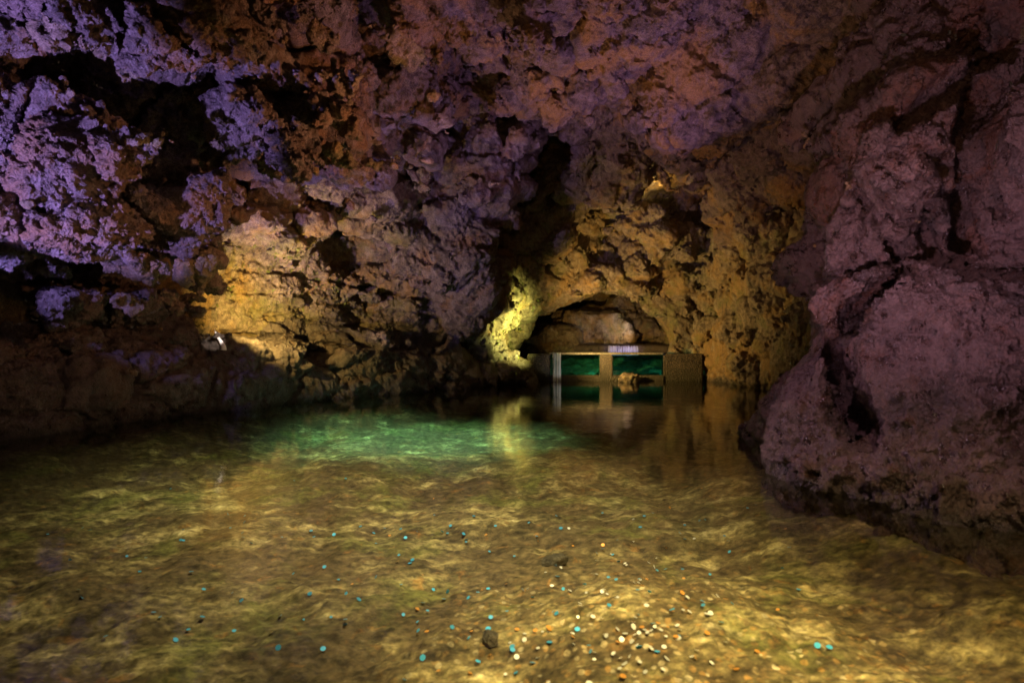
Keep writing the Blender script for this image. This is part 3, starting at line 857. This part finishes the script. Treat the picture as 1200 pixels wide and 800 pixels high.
# ------------------------------------------------------------------ coins and stones on the bed
def bed_at(px, py):
    Y = 3.0
    for _ in range(25):
        x = (px - 600) / F * Y
        z = float(bed_z([x], [Y])[0]) + .02
        Y = .5 * Y + .5 * (CAMZ - z) * F / (py - 400)
    return (px - 600) / F * Y, Y
def coin_mesh(mat):
    bm = bmesh.new()
    bmesh.ops.create_cone(bm, cap_ends=True, segments=18, radius1=1, radius2=1, depth=.09)
    bmesh.ops.bevel(bm, geom=[e for e in bm.edges if abs(e.verts[0].co.z - e.verts[1].co.z) < 1e-4], offset=.03, segments=2, affect='EDGES')
    me = bpy.data.meshes.new('coin'); bm.to_mesh(me); bm.free(); me.materials.append(mat)
    return me
def coin_mat(name, c, metal=.2):
    s = NT(name); p = s.n('ShaderNodeTexCoord').outputs['Object']
    oi = s.n('ShaderNodeObjectInfo').outputs['Random']
    k = s.mixc(1.0, c, s.ramp(oi, [(0, g3(.65)), (1, g3(1.2))]), 'MULTIPLY')
    bs = s.n('ShaderNodeBsdfPrincipled'); s.l(k, bs.inputs['Base Color']); bs.inputs['Roughness'].default_value = .5; bs.inputs['Metallic'].default_value = metal
    return s.out(bs.outputs[0])
COINS = {
    'teal': (coin_mesh(coin_mat('teal coin', (.06, .46, .95))), 'turquoise coin lying on the olive pool bed', 'turquoise coins on the pool bed'),  # turquoise base colour, brightness varied per coin
    'pale': (coin_mesh(coin_mat('silver coin', (.80, .84, .92))), 'bright silvery white coin on the lit patch of the pool bed', 'silvery coins on the pool bed'),
    'gold': (coin_mesh(coin_mat('copper coin', (.70, .34, .08))), 'orange copper coin lying on the pool bed', 'copper coins on the pool bed'),
}
def put_coin(kind, px, py, r):
    x, Y = bed_at(px, py)
    me, lb, gr = COINS[kind]
    o = bpy.data.objects.new('coin', me); col.objects.link(o)
    o.location = (x, Y, float(bed_z([x], [Y])[0]) + rng.uniform(.010, .024))
    o.scale = (r, r, r); o.rotation_euler = (rng.normal() * .35 + .12, rng.normal() * .35, rng.uniform(0, 6))
    tag(o, lb, 'coin', gr)
rr = random.Random(5)
for px, py in [(215,632),(285,629),(345,562),(405,560),(328,720),(326,756),(470,684),(508,690),(520,700),(640,462),(200,572),(380,664),(82,655),(530,733),(490,738),
               (560,692),(572,688),(660,688),(706,600),(652,603),(725,656),(755,604),(722,678),(652,718),(594,716),(575,722),(647,714),(748,718),(770,762),(690,756),
               (692,762),(624,774),(600,755),(795,745),(765,728),(823,702),(845,727),(858,706),(925,640),(936,690),(958,756),(972,758),(876,595),(886,590)]:
    if py > 555: put_coin('teal', px, py, rr.uniform(.010, .015))
for i in range(125):
    px = rr.gauss(500, 260); py = 600 + abs(rr.gauss(0, 95))
    if 10 < px < 1000 and py < 800: put_coin('teal', px, py, rr.uniform(.009, .016))
for i in range(100):
    px = rr.gauss(728, 55); py = rr.gauss(728, 52)
    if 560 < py < 800: put_coin('pale', px, py, rr.uniform(.008, .015))
for i in range(60):
    px = rr.gauss(690, 130); py = rr.gauss(710, 70)
    if 560 < py < 800 and px < 990: put_coin('gold', px, py, rr.uniform(.008, .015))
M_STONE = rock_material('sunken stone', (.05, .045, .045), (.10, .09, .075), (.2, .17, .13), (.10, .07, .03), .3, .3, disp=.01)
for k, (px, py, r, lb) in enumerate([(650, 658, (.10, .05, .04), 'dark flat stone on the lit middle of the pool bed'),
                       (575, 750, (.04, .04, .04), 'small blackish blue stone on the pool bed near the bottom of the view')]):
    x, Y = bed_at(px, py)
    o = lumpy_block('stone', (x, Y, float(bed_z([x], [Y])[0]) + .03), r, M_STONE, 20 + k, .3, 3, 2.6)
    o.rotation_euler = (0, 0, rr.uniform(-.4, .6)); tag(o, lb, 'stone')

# ------------------------------------------------------------------ lights (the cave's show lighting: lamps without fixtures, and unseen spots added in open air for fill and relief)
def spot(name, loc, to, watt, color, deg, blend=.5, rad=.06):
    l = bpy.data.lights.new(name, 'SPOT'); l.energy = watt; l.color = color
    l.spot_size = R(deg); l.spot_blend = blend; l.shadow_soft_size = rad
    o = bpy.data.objects.new(name, l); col.objects.link(o)
    o.location = Vector(loc); o.rotation_euler = (Vector(to) - Vector(loc)).to_track_quat('-Z', 'Y').to_euler()
    return o
def point(name, loc, watt, color, rad=.1):
    l = bpy.data.lights.new(name, 'POINT'); l.energy = watt; l.color = color; l.shadow_soft_size = rad
    o = bpy.data.objects.new(name, l); col.objects.link(o); o.location = Vector(loc); return o

VIO = (.36, .27, 1.0); MAU = (1.0, .58, .80); WARM = (1.0, .58, .22); YEL = (1.0, .72, .22); ORG = (1.0, .44, .22); TEAL = (.12, 1.0, .72)
HL = hits([(300, 400), (290, 330), (400, 310), (450, 430), (330, 440), (470, 200), (600, 400), (560, 430), (860, 330), (1090, 200), (1110, 450), (100, 190), (230, 440), (700, 60)])[0]
for h in HL: print('HIT', np.round(h, 2))
HV = hits([(90, 352)])[0][0]
spot('violet_spotlight', (-5.0, 2.6, 1.1), P(150, 85, 6.8), 1250, (.40, .29, 1.0), 58, .2)
spot('violet_spotlight', HV + np.array((-.6, -1.5, .45)), HV + np.array((0, 0, .05)), 150, VIO, 36, .4)
spot('violet_spotlight', (-4.7, 8.2, .5), P(500, 200, 13), 620, (.50, .34, 1.0), 75, .6)
spot('mauve_spotlight', (1.0, 2.2, .6), P(1130, 10, 6), 300, (1.0, .60, .86), 78, .8, .06)
spot('mauve_spotlight', (-.2, 5.7, 1.3), P(1060, 430, 5.0), 70, (.95, .55, .92), 62, .7, .03)
spot('mauve_spotlight', (1.8, 3.3, 3.5), P(1080, 400, 5.0), 100, (1.0, .56, .72), 70, .6, .04)
spot('warm_spotlight', (.9, .7, 3.2), (.80, 2.5, 0), 1250, (1.0, .76, .42), 50, 1.0, .12)
spot('warm_spotlight', (1.2, 6.4, 2.6), P(250, 110, 8), 330, ORG, 90, .8, .06)  # unseen warm fill added over the pool, browns the violet shadows
spot('warm_spotlight', (-2.6, 9.0, 1.6), P(820, 90, 10.5), 460, (1.0, .5, .22), 80, .8, .06)  # unseen warm spot added over the pool to rake the ceiling
spot('warm_spotlight', (0, .5, 2.2), P(820, 60, 10), 160, (1.0, .5, .24), 75, .8, .15)  # weak warm fill added near the camera, no fixture
spot('bank_fill', (-1.5, 3.0, 2.4), P(150, 440, 8.5), 70, (1.0, .6, .4), 60, 1.0, .1)  # dim fill added to lift the dark bank
spot('magenta_spotlight', (3.4, 8.6, .7), P(640, 60, 9.5), 620, (.72, .40, 1.0), 84, .9, .06)  # unseen spot added low over the pool, rakes the ceiling from the right
spot('ledge_spotlight', HL[0] + np.array((.2, -.6, .25)), HL[2] + np.array((-.3, 0, .1)), 430, (1.0, .68, .19), 150, 1.0, .04)
spot('sliver_spotlight', SLV + np.array((.25, -.5, .35)), SLV + np.array((-.08, -.05, .22)), 20, (1.0, .85, .75), 24, .3, .02)
spot('arch_spotlight', (1.6, 15.6, .9), (4.5, 17.5, 2.6), 680, (1.0, .64, .20), 140, .9, .05)
HN = hits([(765, 240)])[0][0]
spot('niche_spotlight', HN + np.array((0, -.25, .12)), HN + np.array((.05, .1, .9)), 45, YEL, 120, .8, .03)
spot('fall_fill', (X(652) + .5, WY - .9, .12), (X(652), WY - .1, .5), 7, (1.0, .95, .85), 50, .6, .02)  # small unseen spot added to brighten the thin waterfall
spot('warm_spotlight', (2.2, 1.4, 2.6), (2.0, 3.0, 0), 190, (1.0, .72, .36), 80, 1.0, .1)
spot('moss_spotlight', (1.3, 15.5, .95), P(582, 380, 17), 1000, (.95, .95, .24), 84, 1.0, .04)
spot('far_spotlight', (4.6, 20.8, 1.6), (2.0, 23, 1.6), 30, (1.0, .84, .70), 110, .6, .05)
spot('far_spotlight', (X(735, 19.6), 19.4, .9), (X(730, 20.3), 20.3, 1.0), 18, (.4, .35, 1.0), 90, .6, .04)
for px in (710.5, 795): point('tank_lamp', (X(px), WY + .5, .32), 4.5, TEAL, .05)
spot('water_spotlight', (-1.7, 9.7, 4.0), (-1.6, 9.9, 0), 2000, (.38, 1.0, .82), 70, 1.0, .15)
spot('bed_spotlight', (-.1, 4.4, 4.3), (-.8, 5.4, 0), 1350, (1.0, .83, .60), 86, 1.0, .3)
spot('bed_spotlight', (-3.0, 6.6, 2.4), (-3.5, 6.8, 0), 150, (.98, 1.0, .62), 84, 1.0, .2)

wd = bpy.data.worlds.new('World'); sc.world = wd; wd.use_nodes = True
bg = wd.node_tree.nodes['Background']; bg.inputs[0].default_value = (1.0, .62, .42, 1); bg.inputs[1].default_value = .016

# ------------------------------------------------------------------ camera
cd = bpy.data.cameras.new('camera'); cam = bpy.data.objects.new('camera', cd); col.objects.link(cam)
cam.location = (0, 0, CAMZ); cam.rotation_euler = (R(90), 0, 0)
cd.sensor_width = 36; cd.lens = 36 * F / 1200; cd.clip_end = 200; cd.clip_start = .05
sc.camera = cam
sc.view_settings.view_transform = 'Standard'; sc.view_settings.look = 'None'
sc.view_settings.exposure = .6; sc.view_settings.gamma = 1
sc.cycles.use_denoising = True
sc.cycles.use_adaptive_sampling = True; sc.cycles.adaptive_threshold = .025
cd.dof.use_dof = True; cd.dof.focus_distance = 9.0; cd.dof.aperture_fstop = 1.5
sc.cycles.max_bounces = 6; sc.cycles.transparent_max_bounces = 8
sc.cycles.sample_clamp_indirect = 3
